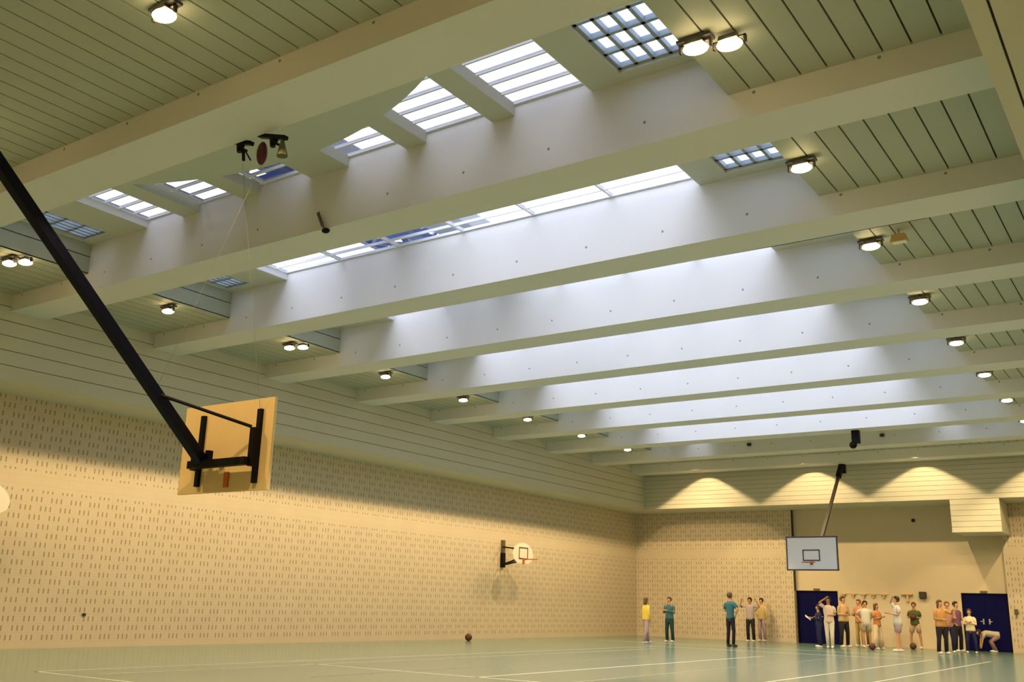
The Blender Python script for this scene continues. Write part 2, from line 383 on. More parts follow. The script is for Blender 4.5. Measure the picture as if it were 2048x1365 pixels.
# skylights
fins1 = [(7.01, 7.47), (8.62, 9.06), (10.28, 11.13), (12.32, 12.72), (13.93, 14.32)]
for k in range(1, 9):
    ya, yb = beamY(k)+W, beamY(k+1)
    w_ = empty(f'window_{k}', ((GX0+GX1)/2, (ya+yb)/2, TOP)); w_['kind'] = 'structure'
    spans = [(GX0, GX1)] if k < 8 else [(GX0, 6.5), (15.0, GX1)]
    fr = B(); pn = B(); cb = B()
    for xa, xb in spans:
        bx(pn, xa, ya, TOP+.045, xb, yb, TOP+.05)
        for x in (xa, xb): bx(cb, x if x == xa else x-.02, ya, FIN+.01, x+.02 if x == xa else x, yb, TOP+.055)
        for i in range(10): y = ya+.02+(yb-ya-.04)*i/9; bx(fr, xa, y-.014, TOP+.02, xb, y+.014, TOP+.075)
        nx = max(1, round((xb-xa)/1.6))
        for i in range(nx+1):
            x = xa+.02+(xb-xa-.04)*i/nx; bx(fr, x-.02, ya, TOP+.01, x+.02, yb, TOP+.08)
    for bm_, nm, mt in ((fr, 'glazing_bars', 'bar'), (pn, 'pane', 'glass'), (cb, 'curb', 'curb')):
        local(bm_, w_.location); obj(nm, bm_, M['glass_dimmed' if k == 1 and mt == 'glass' else mt], w_)  # first bay's pane darkened to cut the daylight on the second beam
    if k == 1:
        for xa, xb in fins1:
            b = B(); bx(b, xa, ya, FIN, xb, yb, TOP+.05); local(b, w_.location); obj('divider_fin', b, M['slab'], w_)
        # arched slab against the first beam
        Rr, cx, cy = 7.05, 10.60, 9.51-7.05
        pts = []
        x0 = cx-math.sqrt(Rr**2-(ya-cy)**2); x1 = cx+math.sqrt(Rr**2-(ya-cy)**2)
        for i in range(41):
            x = x0+(x1-x0)*i/40; pts.append((x, max(ya, cy+math.sqrt(Rr**2-(x-cx)**2))))
        b = B(); prism(b, pts, 'z', FIN-.002, TOP+.03); local(b, w_.location); obj('arched_slab', b, M['slab'], w_)
    # daylight sampling portal for this opening
    for xa, xb in spans:
        ld = bpy.data.lights.new('sky_portal', 'AREA'); ld.shape = 'RECTANGLE'; ld.size = xb-xa; ld.size_y = yb-ya; ld.cycles.is_portal = True
        lo = bpy.data.objects.new('sky_portal', ld); COL.objects.link(lo); lo.location = ((xa+xb)/2, (ya+yb)/2, TOP+.2); lo.parent = w_; lo.location = Vector(lo.location)-Vector(w_.location)

# roof truss and plant sheet above the glass
e = empty('roof_truss', (7.0, 7.0, 8.7)); tag(e, 'navy blue lattice truss on the roof, seen through the skylight glass left of centre', 'truss')
b = B(); zs = (8.8, 9.35); xs = (7.4, 8.7)
for x in xs:
    for z in zs: bar(b, (x, 7.5, z), (x, 18.5, z), .14)
local(b, e.location); obj('chords', b, M['truss'], e)
b = B(); y = 7.5; i = 0
while y < 18:
    for x in xs: bar(b, (x, y, zs[i % 2]), (x, y+.9, zs[(i+1) % 2]), .09)
    for z in zs:
        bar(b, (xs[0], y, z), (xs[1], y, z), .09); bar(b, (xs[i % 2], y, z), (xs[(i+1) % 2], y+.9, z), .08)
    y += .9; i += 1
local(b, e.location); obj('braces', b, M['truss'], e)
b = B(); bx(b, 0, 0, 0, .9, 10, .35)
o = obj('roof_duct', b, M['lantern'], bevel=.03); o.location = (9.0, 8, 8.8); tag(o, 'pale grey sheet-metal duct on the roof beside the blue truss', 'roof duct')

# ------------------------------------------------------------------ floodlights
def flood_proto(double):
    e = empty('floodlight')
    b = B(); bx(b, -.20, -.07, 0, .20, .07, .03); tube(b, (0, 0, .03), (0, 0, .06), .03); obj('mounting_plate', b, M['housing'], e)
    for i, (px, py) in enumerate(((0, 0), (.34, .12)) if double else ((0, 0),)):
        b = B()
        prism(b, [(-.11, -.05), (.11, -.05), (.09, .0), (-.09, .0)], 'y', -.08, .08)
        bx(b, -.19, -.02, -.035, .19, .02, -.015); bx(b, -.19, -.02, -.10, -.165, .02, -.015); bx(b, .165, -.02, -.10, .19, .02, -.015)
        bmesh.ops.translate(b, verts=b.verts, vec=(px, py, -.002)); h = obj('lamp_head', b, M['housing'], e)
        b = B(); sphere(b, (0, 0, -.088), 1, (.145, .115, .045), 16, 8)
        bmesh.ops.translate(b, verts=b.verts, vec=(px, py, 0)); obj('lamp_glass', b, M['lens'], h, smooth=True)
    return e
ld = bpy.data.lights.new('flood_beam', 'SPOT'); ld.energy = SPOT; ld.color = WARM; ld.spot_size = math.radians(111); ld.spot_blend = .12; ld.shadow_soft_size = .07
P1, P2 = flood_proto(False), flood_proto(True); used = set()
ldf = ld.copy(); ldf.energy = SPOT*1.25; ldf.spot_size = math.radians(117)
def flood(x, y, label, double=False, power=1.0, group='floodlights under the plank ceiling', dz=0):
    p = P2 if double else P1
    e = dup(p) if p in used else p
    used.add(p)
    e.location = (x, y, PLK-.06+dz); tag(e, label, 'floodlight', group)
    if power == 1.0: l = ld
    else: l = ldf
    lo = bpy.data.objects.new('flood_beam', l); COL.objects.link(lo); lo.parent = e; lo.location = (0, 0, -.15); lo.scale = (1, 5, 1)
for k in range(-1, 9):
    yc = beamY(k)+W+(S-W)/2
    if k == 0:
        for x, pos in ((4.4, 'left end'), (8.8, 'left of centre'), (13.2, 'right of centre'), (17.6, 'right end')):
            flood(x, yc, f'warm ceiling floodlight in the nearest all-plank bay, {pos}', group='floodlights in the nearest plank bay')
        continue
    bay = {-1: 'bay behind the camera', 1: 'first skylight bay, nearest', 2: 'second skylight bay', 3: 'third skylight bay', 4: 'fourth skylight bay', 5: 'fifth skylight bay', 6: 'sixth skylight bay', 7: 'seventh skylight bay', 8: 'dim bay before the far end'}[k]
    flood(3.86, yc, ('pair of warm floodlights' if k in (1, 3) else 'warm ceiling floodlight') + f' by the left wall in the {bay}', double=k in (1, 3))
    flood(17.66, yc, ('pair of glaring warm floodlights' if k in (1,) else 'warm ceiling floodlight') + f' by the right side in the {bay}', double=k in (1,))
yc = beamY(9)+W+(S-W)/2
for x, pos in ((4.5, 'leftmost'), (9.1, 'second from the left'), (13.3, 'third from the left'), (17.7, 'rightmost')):
    flood(x, yc-.15, f'{pos} floodlight washing the far clad bulkhead', power=1.2, dz=.07, group='floodlights lighting the far bulkhead')
# switched-off floodlight on the right in the third bay
e = empty('floodlight', (18.15, beamY(3)+W+1.2, PLK-.12)); tag(e, 'unlit small floodlight hanging beside the lit one in the third right bay', 'floodlight')
b = B(); tube(b, (0, 0, .12), (0, 0, .02), .015); prism(b, [(-.13, -.1), (.13, -.1), (.10, .02), (-.10, .02)], 'y', -.08, .08); obj('lamp_head', b, M['wood'], e)
b = B(); bx(b, -.11, -.07, -.105, .11, .07, -.1); obj('lamp_glass', b, M['cream'], e)

# ------------------------------------------------------------------ baskets
def near_basket():
    Y = 8.5; e = empty('basketball_backboard', (10.9, Y, 2.56)); tag(e, 'large plywood basketball backboard seen from behind on a long dark ceiling arm', 'basketball hoop')
    def P(n, b, m, par=e, **k): local(b, e.location); return obj(n, b, M[m], par, **k)
    b = B(); bx(b, 10.0, Y, 2.56, 11.80, Y+.035, 3.77); bd = P('board', b, 'plywood', bevel=.004)
    b = B(); bx(b, 10.0, Y+.036, 2.56, 11.8, Y+.04, 3.77); P('board_face', b, 'boardwhite', bd)
    b = B()
    for x in (10.43, 11.57):
        b = B(); bx(b, x-.035, Y-.05, 2.65, x+.035, Y-.001, 3.62); P('upright', b, 'black')
        b = B(); bx(b, x-.038, Y-.14, 2.86, x+.038, Y-.051, 3.36 if x > 11 else 3.15); P('frame_arm', b, 'black')
    b = B(); bx(b, 10.43, Y-.22, 2.87, 11.57, Y-.12, 2.97); P('cross_bar', b, 'black')
    lo, hi = Vector((10.66, Y-.17, 2.97)), Vector((10.9, 3.80, HB+.02))
    b = B(); bar(b, lo, hi, .135, .135); P('ceiling_arm', b, 'navy', bevel=.008)
    b = B(); bx(b, hi.x-.2, hi.y-.35, HB-.12, hi.x+.2, hi.y+.02, HB); P('ceiling_hinge', b, 'black')
    c = lo+(hi-lo)*.19
    b = B(); tube(b, (11.55, Y-.13, 3.37), c, .022); sphere(b, c, .045); P('side_brace', b, 'black')
    b = B(); bx(b, 10.50, Y-.22, 2.971, 10.57, Y-.1, 3.12); P('hinge_lug', b, 'navy')
    b = B(); bx(b, 10.76, Y-.2, 2.971, 10.82, Y-.12, 3.10); P('hinge_lug', b, 'navy')
    b = B(); bx(b, 10.97, Y-.03, 2.62, 11.05, Y-.001, 2.82); P('mounting_plate', b, 'rim')
    b = B(); torus(b, (10.9, Y+.45, 3.05), .225, .01, 24); tube(b, (10.9, Y+.04, 3.05), (10.9, Y+.225, 3.05), .02); P('hoop', b, 'rim')
    b = B()
    for x0, x1, z0, z1 in ((10.605, 11.195, 3.02, 3.06), (10.605, 11.195, 3.43, 3.47), (10.605, 10.645, 3.02, 3.47), (11.155, 11.195, 3.02, 3.47)): bx(b, x0, Y+.041, z0, x1, Y+.043, z1)
    P('target_square', b, 'line', bd)
    return c
joint = near_basket()

def far_basket():
    Y = 35.0; cx = 10.29; z0, z1 = 2.68, 3.83; e = empty('basketball_backboard', (cx, Y, z0)); tag(e, 'white basketball backboard with black outlines hanging in front of the far wall', 'basketball hoop')
    def P(n, b, m, par=e, **k): local(b, e.location); return obj(n, b, M[m], par, **k)
    b = B(); bx(b, cx-.9, Y, z0, cx+.9, Y+.04, z1); bd = P('board', b, 'boardwhite')
    b = B()
    for q in ((cx-.92, z0-.02, cx+.92, z0+.03), (cx-.92, z1-.03, cx+.92, z1+.02), (cx-.92, z0, cx-.87, z1), (cx+.87, z0, cx+.92, z1)): bx(b, q[0], Y-.006, q[1], q[2], Y+.05, q[3])
    P('edge_frame', b, 'line')
    b = B()
    for q in ((cx-.33, 2.99, cx+.29, 3.035), (cx-.33, 3.345, cx+.29, 3.39), (cx-.33, 2.99, cx-.285, 3.39), (cx+.245, 2.99, cx+.29, 3.39)): bx(b, q[0], Y-.005, q[1], q[2], Y-.001, q[3])
    P('target_square', b, 'line', bd)
    b = B(); torus(b, (cx-.02, Y-.36, 2.93), .225, .013, 24); tube(b, (cx-.02, Y, 2.93), (cx-.02, Y-.14, 2.93), .025); bx(b, cx-.07, Y-.03, 2.86, cx+.03, Y-.006, 2.97); P('hoop', b, 'rim')
    lo, hi = Vector((10.62, Y+.12, 3.75)), Vector((10.42, 38.9, HB))
    b = B(); bar(b, lo, hi, .10); P('ceiling_arm', b, 'armbrown')
    b = B(); bar(b, hi+(lo-hi)*.18, hi, .17); bx(b, hi.x-.12, hi.y-.05, HB-.35, hi.x+.12, hi.y+.15, HB); P('ceiling_hinge', b, 'black')
    b = B()
    for x in (cx-.55, cx+.55): bx(b, x-.03, Y+.04, z0+.1, x+.03, Y+.1, z1-.1)
    bx(b, cx-.55, Y+.1, 3.1, cx+.55, Y+.18, 3.2); P('rear_frame', b, 'black')
far_basket()

def wall_basket(Yc, label):
    e = empty('wall_backboard', (0, Yc, 2.7)); tag(e, label, 'basketball hoop', 'fan-shaped hoops on the left wall')
    def P(n, b, m, par=e, **k): local(b, e.location); return obj(n, b, M[m], par, **k)
    pts = []
    for i in range(25): a = PI*i/24; pts.append((Yc+.66*math.cos(a), 2.98+.46*math.sin(a)))
    pts += [(Yc-.62, 2.86), (Yc-.36, 2.70), (Yc+.36, 2.70), (Yc+.62, 2.86)]
    b = B(); prism(b, pts, 'x', .93, .97); bd = P('board', b, 'cream')
    b = B()
    for y0, y1_, z0, z1 in ((-.30, .30, 2.84, 2.89), (-.30, .30, 3.23, 3.28), (-.30, -.25, 2.84, 3.28), (.25, .30, 2.84, 3.28)): bx(b, .971, Yc+y0, z0, .975, Yc+y1_, z1)
    P('target_square', b, 'olive', bd)
    b = B(); torus(b, (1.35, Yc, 2.84), .225, .012, 24); tube(b, (.97, Yc, 2.84), (1.125, Yc, 2.84), .02); bx(b, .97, Yc-.05, 2.66, 1.0, Yc+.05, 2.88); P('hoop', b, 'rim')
    b = B(); bx(b, .0, Yc-.10, 2.55, .10, Yc+.10, 3.08); P('wall_bracket', b, 'black')
    b = B(); bx(b, .0, Yc-.08, 3.08, .09, Yc+.08, 3.55); P('wall_plate', b, 'olive')
    b = B()
    for dy in (-.25, .25):
        bar(b, (.08, Yc+dy*.3, 2.65), (.93, Yc+dy, 2.85), .05); bar(b, (.08, Yc+dy*.3, 3.3), (.93, Yc+dy, 3.2), .05)
    P('support_arms', b, 'black')
wall_basket(30.6, 'small cream fan-shaped hoop board on a black bracket on the left wall')
wall_basket(10.42, 'cream rounded hoop board cut off by the left edge of the photo')

# ------------------------------------------------------------------ rope pulleys, cords, cable
def pulley(loc, label, red):
    e = empty('rope_pulley', loc); tag(e, label, 'pulley')
    b = B(); bar(b, (-.24, 0, .10), (.26, 0, -.06), .07, .05); obj('mounting_bar', b, M['black'], e)
    b = B(); tube(b, (0, 0, .02), (.03, 0, -.12), .035); bar(b, (.02, 0, -.06), (.17, 0, -.14), .03); sphere(b, (.04, 0, -.03), .07, (1, .6, 1)); obj('pulley_block', b, M['black'], e)
    if red:
        b = B(); sphere(b, (-.14, -.02, -.18), .16, (.45, .4, 1)); obj('rope_cheek', b, M['red'], e, smooth=True)
        b = B(); tube(b, (.20, 0, -.07), (.22, 0, -.30), .02, r2=.07); obj('rope_hook', b, M['green'], e)
    else:
        b = B(); bar(b, (.10, 0, -.1), (.13, 0, -.27), .03); bar(b, (.13, 0, -.12), (.27, 0, -.30), .015); obj('rope_hook', b, M['black'], e)
yb1 = beamY(1)+W+.05
pulley((11.84, yb1, 6.93), 'black rope pulley hanging at the far edge of the widest beam, left one', False)
pulley((12.48, yb1, 6.84), 'black pulley with dark red and olive cheeks, right of the other pulley', True)
def cord(pts, label, r=.0028, m='rope', name='hoist_cord', cat='cord'):
    b = B()
    for a, c in zip(pts, pts[1:]): tube(b, a, c, r, 6)
    tag(obj(name, b, M[m]), label, cat)
cord([(12.40, yb1-.02, 6.6), joint+Vector((0, 0, .05))], 'thin pale hoist cord from the red pulley down to the dark basket arm')
cord([(11.95, yb1, 6.64), (11.57, 8.46, 3.62)], 'thin pale hoist cord from the left pulley down to the plywood backboard')
cord([(14.7, beamY(3)+W+.02, HB+.03), (16.6, beamY(3)+W+.03, HB+.02), (18.8, beamY(3)+W+.05, HB+.03)], 'black cable along the far edge of the third beam', .018, 'black', 'electric_cable', 'cable')
e = empty('guide_hook', (10.75, beamY(2), HB)); tag(e, 'small dark hook on a short rod at the lower edge of the second beam', 'hook')
b = B(); sphere(b, (0, -.02, -.05), .06, (1.2, 1, .7)); obj('hook_ball', b, M['black'], e)
b = B(); bar(b, (-.05, -.05, .03), (-.18, -.05, .28), .035); bar(b, (0, -.04, -.03), (-.05, -.05, .03), .025); obj('hook_rod', b, M['olive'], e)
e = empty('ceiling_winch', (13.0, beamY(8)+.4, HB)); tag(e, 'small black winch hanging from the beam at the end of the last skylight', 'winch')
b = B(); bx(b, -.14, -.1, -.42, .10, .1, 0); obj('winch_body', b, M['black'], e, bevel=.02)
b = B(); sphere(b, (-.12, 0, -.46), .12); obj('winch_drum', b, M['black'], e)

# ------------------------------------------------------------------ court lines, balls, hooks, wall things
def cl(x0, y0, x1, y1_, m='courtline'):
    b = B(); bx(b, x0, y0, .0005, x1, y1_, .003); return b
lines = B()
for q in ((6.10, 9.12, 6.16, 31.0), (6.10, 9.12, 14.5, 9.18), (7.06, 9.6, 7.11, 29.0), (7.06, 14.28, 14.0, 14.34), (10.95, 14.28, 11.01, 28.0), (14.76, 12.0, 14.82, 31.6), (6.1, 30.94, 14.8, 31.0), (16.15, 14.0, 16.20, 32.4), (2.3, 33.9, 14.0, 33.95)):
    bx(lines, q[0], q[1], .0005, q[2], q[3], .003)
fl = bpy.data.objects['floor']; obj('court_lines', lines, M['courtline'], fl)
b = B(); bx(b, 9.3, 12, .0005, 9.36, 24, .0028); bx(b, 12.6, 14, .0005, 12.66, 30, .0028); obj('red_lines', b, M['redline'], fl)
def ball(x, y, z, label, r=.12):
    b = B(); sphere(b, (0, 0, 0), r, seg=20, rings=14); o = obj('basketball', b, M['ball'], smooth=True); o.location = (x, y, z+r)
    b = B()
    for rot in ((0, 0), (PI/2, 0), (PI/2, PI/2)):
        bb = B(); torus(bb, (0, 0, 0), r, .003, 24, 4); bmesh.ops.rotate(bb, verts=bb.verts, cent=(0, 0, 0), matrix=Matrix.Rotation(rot[0], 3, 'X') @ Matrix.Rotation(rot[1], 3, 'Y'))
        me = bpy.data.meshes.new('tmp'); bb.to_mesh(me); bb.free(); b.from_mesh(me); bpy.data.meshes.remove(me)
    obj('seam', b, M['dark'], o); tag(o, label, 'ball')
ball(1.0, 27.36, 0, 'brown basketball lying alone on the floor by the left wall')
ball(11.55, 37.3, 0, 'brown basketball on the floor at the feet of the person in flared white trousers')
ball(12.33, 40.0, 0, 'dark basketball on the floor in front of the person in the green top')

e = empty('coat_rail', (10.15, DR, 1.95)); tag(e, 'row of small wooden coat hooks on the far wall between the navy doors', 'coat hooks')
b = B(); bx(b, -.95, -.02, .06, 1.0, 0, .11); obj('rail', b, M['plaster'], e)
for x in (9.37, 9.75, 10.17, 10.55, 10.96):
    b = B(); bx(b, x-10.15-.09, -.09, .03, x-10.15+.09, -.02, .07); bx(b, x-10.15-.03, -.07, -.08, x-10.15+.03, -.02, .03); obj('hook', b, M['wood'], e)
e = empty('wall_bracket', (11.85, DR, 1.95)); tag(e, 'orange-brown wooden wall bracket left of the black wall box', 'bracket')
b = B(); bx(b, -.22, -.12, .06, .22, 0, .10); obj('bracket_shelf', b, M['wood'], e)
b = B(); bx(b, -.02, -.10, -.2, .06, 0, .06); obj('bracket_leg', b, M['wood'], e)
e = empty('wall_speaker', (12.45, DR, 1.88)); tag(e, 'small black box on the far wall between the two navy doors', 'speaker')
b = B(); bx(b, -.13, -.16, 0, .13, 0, .26); obj('speaker_body', b, M['dark'], e, bevel=.02)
b = B(); bx(b, -.10, -.165, .03, .10, -.161, .23); obj('speaker_grille', b, M['gap'], e)
e = empty('wall_fitting', (15.72, D, 1.36)); tag(e, 'small dark fitting on the brick wall right of the right navy doors', 'wall fitting')
b = B(); bx(b, -.05, -.07, .02, .07, 0, .2); obj('fitting_body', b, M['olive'], e, bevel=.01)
b = B(); tube(b, (0, -.04, .02), (.02, -.04, -.12), .015); obj('fitting_cord', b, M['olive'], e)
e = empty('sensor', (12.3, DR, 4.92)); tag(e, 'small dark round sensor high on the recessed far wall', 'sensor')
b = B(); sphere(b, (0, -.05, 0), .07); obj('sensor_dome', b, M['dark'], e)
b = B(); bx(b, -.05, -.02, -.05, .05, 0, .05); obj('sensor_base', b, M['dark'], e)
e = empty('wall_socket', (0, 13.76, .73)); tag(e, 'tiny dark socket low on the left brick wall', 'socket')
b = B(); bx(b, 0, -.045, -.03, .02, .045, .03); obj('socket_plate', b, M['gap'], e)
b = B(); tube(b, (.02, 0, 0), (.03, 0, 0), .018); obj('socket_plug', b, M['dark'], e)
for x, lab in ((8.25, 'left small dark detector on the grey beam beyond the last skylight'), (13.05, 'right small dark detector on the grey beam beyond the last skylight')):
    e = empty('detector', (x, beamY(9), 7.23)); tag(e, lab, 'detector')
    b = B(); sphere(b, (0, -.05, 0), .09, (1, .7, .7)); obj('detector_dome', b, M['dark'], e)
    b = B(); bx(b, -.06, -.02, -.05, .06, 0, .05); obj('detector_base', b, M['dark'], e)

# ------------------------------------------------------------------ people
DG = None
def skin_mesh(name, nodes, edges, m, parent, sub=1):
    me = bpy.data.meshes.new(name); keys = list(nodes)
    me.from_pydata([nodes[k][0] for k in keys], [(keys.index(a), keys.index(c)) for a, c in edges], [])
    o = bpy.data.objects.new(name, me); COL.objects.link(o)
    sk = o.modifiers.new('Skin', 'SKIN'); sk.use_smooth_shade = True
    if not me.skin_vertices: bpy.context.view_layer.update()
    for i, k in enumerate(keys):
        r = nodes[k][1]; me.skin_vertices[0].data[i].radius = (r, r) if isinstance(r, (int, float)) else r
        me.skin_vertices[0].data[i].use_root = (i == 0)
    ss = o.modifiers.new('Sub', 'SUBSURF'); ss.levels = sub; ss.render_levels = sub
    dg = bpy.context.evaluated_depsgraph_get(); me2 = bpy.data.meshes.new_from_object(o.evaluated_get(dg)); me2.name = name
    o.modifiers.clear(); o.data = me2; bpy.data.meshes.remove(me)
    me2.materials.clear(); me2.materials.append(m)
    for p in me2.polygons: p.use_smooth = True
    if parent is not None: o.parent = parent
    return o
V = Vector
# arm poses: (elbow, wrist, hand) relative to the shoulder, for the figure's right side (x>0); mirrored for the left
ARMS = {
 'down': ((.05, .02, -.28), (.05, -.05, -.53)),
 'front': ((.05, .02, -.28), (-.10, -.20, -.30)),
 'cross': ((.06, -.02, -.27), (-.17, -.20, -.20)),
 'hip': ((.20, .06, -.22), (.03, -.04, -.40)),
 'up': ((.26, -.04, -.04), (.16, -.10, .16)),
 'head': ((.14, -.10, .12), (-.06, -.10, .26)),
 'out': ((.22, -.08, -.10), (.12, -.24, -.02)),
 'hold': ((.06, -.02, -.26), (-.05, -.26, -.22)),
 'behind': ((.08, .10, -.25), (-.05, .16, -.42)),
 'reach': ((.04, -.14, -.22), (.0, -.30, -.42)),
}
def person(x, y, h, face, top, bottom, label, hair='hair_dark', skin='skin', arms=('down', 'down'), legs='long', spread=.10, stride=0.0,
           sleeves='long', shoe='shoe', longhair=False, lean=0.0, bend=0.0, fat=1.0, wide=1.0, head_turn=0, hem=0.0):
    k = h/1.75
    def Rb(p, z0=.95):    # lean the upper body forward about the hips
        p = V(p); q = p-V((0, 0, z0)); a = lean+bend
        q = V((q.x, q.y*math.cos(a)-q.z*math.sin(a), q.y*math.sin(a)+q.z*math.cos(a))); return q+V((0, 0, z0))
    N, E = {}, []
    hipz = .95 - (.28 if bend > .6 else 0)
    def UB(p):
        p = V(p); return Rb((p.x, p.y, p.z), .95)-V((0, 0, .95-hipz))+V((0, .12 if bend > .6 else 0, 0))
    N['pel'] = (UB((0, 0, .95)), (.135*fat, .10*fat)); N['wst'] = (UB((0, 0, 1.10)), (.115*fat, .085*fat)); N['chs'] = (UB((0, .0, 1.30)), (.145*fat, .10*fat)); N['clv'] = (UB((0, 0, 1.43)), (.10, .07))
    N['nck'] = (UB((0, -.005, 1.50)), .05); N['jaw'] = (UB((0, -.02, 1.565)), (.058, .062)); N['hd'] = (UB((0, -.015, 1.635)), (.075, .088)); N['crn'] = (UB((0, 0, 1.70)), (.06, .07))
    N['nose'] = (UB((0, -.115, 1.615)), .012)
    E += [('pel', 'wst'), ('wst', 'chs'), ('chs', 'clv'), ('clv', 'nck'), ('nck', 'jaw'), ('jaw', 'hd'), ('hd', 'crn'), ('hd', 'nose')]
    for s, nm, arm in ((1, 'R', arms[0]), (-1, 'L', arms[1])):
        sh = V((.17*s, 0, 1.42)); el, wr = ARMS[arm]
        el = V((el[0]*s, el[1], el[2])); wr = V((wr[0]*s, wr[1], wr[2]))
        S_, E_, W_ = UB(sh), UB(sh+el), UB(sh+wr)
        if bend > .6: E_ = S_+V((.03*s, -.10, -.22)); W_ = S_+V((-.02*s, -.14, -.44))
        d = (W_-E_).normalized(); H_ = W_+d*.075
        N['sh'+nm] = (S_, .052); N['el'+nm] = (E_, .036); N['wr'+nm] = (W_, .024); N['pm'+nm] = (H_, (.033, .017))
        E += [('chs', 'sh'+nm), ('sh'+nm, 'el'+nm), ('el'+nm, 'wr'+nm), ('wr'+nm, 'pm'+nm)]
        side = d.cross(V((0, 1, .3))).normalized()
        for i in range(4):
            fb = H_+side*(.014*(i-1.5)*1.2)+d*.03; ft = fb+d*(.05, .06, .055, .042)[i]+V((0, -.015, 0))
            N[f'f{nm}{i}'] = (fb, .009); N[f't{nm}{i}'] = (ft, .008); E += [('pm'+nm, f'f{nm}{i}'), (f'f{nm}{i}', f't{nm}{i}')]
        th = W_+d*.03-side*.045; N['th'+nm] = (th, .010); E.append(('wr'+nm, 'th'+nm))
        st = stride*s
        hp = V((.085*s, .12 if bend > .6 else 0, hipz-.06)); kn = V(((.085+spread)*s*.75, -.10*(bend > .6)-st*.5-.02, .50 if bend < .6 else .42)); an = V(((.05+spread)*s, -st+.02, .085))
        N['hp'+nm] = (hp, .085*fat); N['kn'+nm] = (kn, .055); N['an'+nm] = (an, .036); N['to'+nm] = (an+V((.02*s, -.15, -.05)), .03)
        E += [('pel', 'hp'+nm), ('hp'+nm, 'kn'+nm), ('kn'+nm, 'an'+nm), ('an'+nm, 'to'+nm)]
    N = {q: (v[0]*k, (v[1]*k if isinstance(v[1], float) else tuple(t*k for t in v[1]))) for q, v in N.items()}
    body = skin_mesh('person', N, E, M[skin], None)
    def grow(keys, add, over={}):
        out = {}
        for q in keys:
            p, r = N[q]; r = over.get(q, r); r = (r, r) if isinstance(r, float) else r; out[q] = (p, (r[0]+add*k, r[1]+add*k))
        return out
    def loft(bm, rings, n=14, cap=True):
        R_ = []
        for i, (c, rx, ry) in enumerate(rings):
            c = V(c); p = V(rings[max(0, i-1)][0]); q = V(rings[min(len(rings)-1, i+1)][0]); d = (q-p).normalized()
            ax = V((1, 0, 0)); ax = (ax-d*ax.dot(d)); ax = ax.normalized() if ax.length > .2 else V((0, 1, 0)); ay = d.cross(ax)
            R_.append([bm.verts.new(c+ax*(rx*math.cos(t))+ay*(ry*math.sin(t))) for t in (2*PI*j/n for j in range(n))])
        for A_, B_ in zip(R_, R_[1:]):
            for j in range(n): bm.faces.new((A_[j], A_[(j+1)%n], B_[(j+1)%n], B_[j]))
        if cap: bm.faces.new(R_[0]); bm.faces.new(R_[-1])
    def G(q): return N[q][0]
    f_ = fat; pel, wst, chs, clv = G('pel'), G('wst'), G('chs'), G('clv'); up = (chs-pel).normalized()
    b = B()
    loft(b, [(pel-up*(.07+hem)*k, .178*k*f_*wide, .135*k*f_), (pel, .175*k*f_*wide, .135*k*f_), (wst, .158*k*f_*wide, .122*k*f_), (chs-up*.06*k, .182*k*f_, .128*k*f_), (chs+up*.05*k, .190*k, .122*k), (clv-up*.01*k, .155*k, .095*k), (clv+up*.035*k, .075*k, .065*k)])
    for n in 'RL':
        a_, e_, w2 = G('sh'+n), G('el'+n), G('wr'+n); i_ = chs.lerp(clv, .6).lerp(a_, .55)
        if sleeves == 'long': loft(b, [(i_, .05*k, .05*k), (a_.lerp(i_, .35)-up*.012*k, .056*k, .056*k), (a_.lerp(e_, .2), .060*k, .060*k), (a_.lerp(e_, .5), .056*k, .056*k), (e_, .050*k, .050*k), (w2, .036*k, .036*k)], 10)
        else: loft(b, [(i_, .05*k, .05*k), (a_.lerp(i_, .35)-up*.012*k, .056*k, .056*k), (a_.lerp(e_, .22), .063*k, .063*k), (a_.lerp(e_, .75), .064*k, .064*k)], 10)
    bmesh.ops.recalc_face_normals(b, faces=b.faces)
    o_ = obj('shirt', b, cloth(*top), body, smooth=True)
    b = B()
    loft(b, [(pel+up*.06*k, .158*k*f_, .118*k*f_), (pel-V((0, 0, .02))*k, .168*k*f_, .125*k*f_), (V((0, G('hpR').y, G('hpR').z-.03*k)), .150*k*f_, .11*k*f_)])
    for n in 'RL':
        h_, k_, a_ = G('hp'+n), G('kn'+n), G('an'+n)
        if legs == 'short': loft(b, [(h_+V((0, 0, .05))*k, .09*k, .10*k), (h_, .098*k*f_, .108*k*f_), (h_.lerp(k_, .7), .095*k*f_, .10*k*f_)], 12)
        else:
            fl_ = {'long': .062, 'flare': .12, 'slim': .05}[legs]; kf = {'long': .070, 'flare': .085, 'slim': .060}[legs]
            loft(b, [(h_+V((0, 0, .05))*k, .09*k, .10*k), (h_, .098*k*f_, .108*k*f_), (h_.lerp(k_, .5), .084*k*f_, .09*k*f_), (k_, kf*k, kf*k), (a_+V((0, 0, .0)), fl_*k, fl_*k*1.1)], 12)
    obj('shorts' if legs == 'short' else 'trousers', b, cloth(*bottom), body, smooth=True)
    for n in 'RL':
        b = B(); c = N['an'+n][0]; sphere(b, (c.x, c.y-.06*k, .045*k), 1, (.052*k, .135*k, .05*k), 12, 8)
        for v in b.verts: v.co.z = max(v.co.z, .004)
        obj('shoe', b, M[shoe], body, smooth=True)
    b = B(); hc = N['hd'][0]+V((0, .02, .03))*k; bmesh.ops.create_uvsphere(b, u_segments=16, v_segments=10, radius=1, matrix=Matrix.Translation(hc) @ Matrix.Diagonal((.097*k, .112*k, .105*k, 1)))
    for v in b.verts:   # keep the face free
        if v.co.y < hc.y-.03*k and v.co.z < hc.z+.035*k: v.co.y = hc.y-.03*k
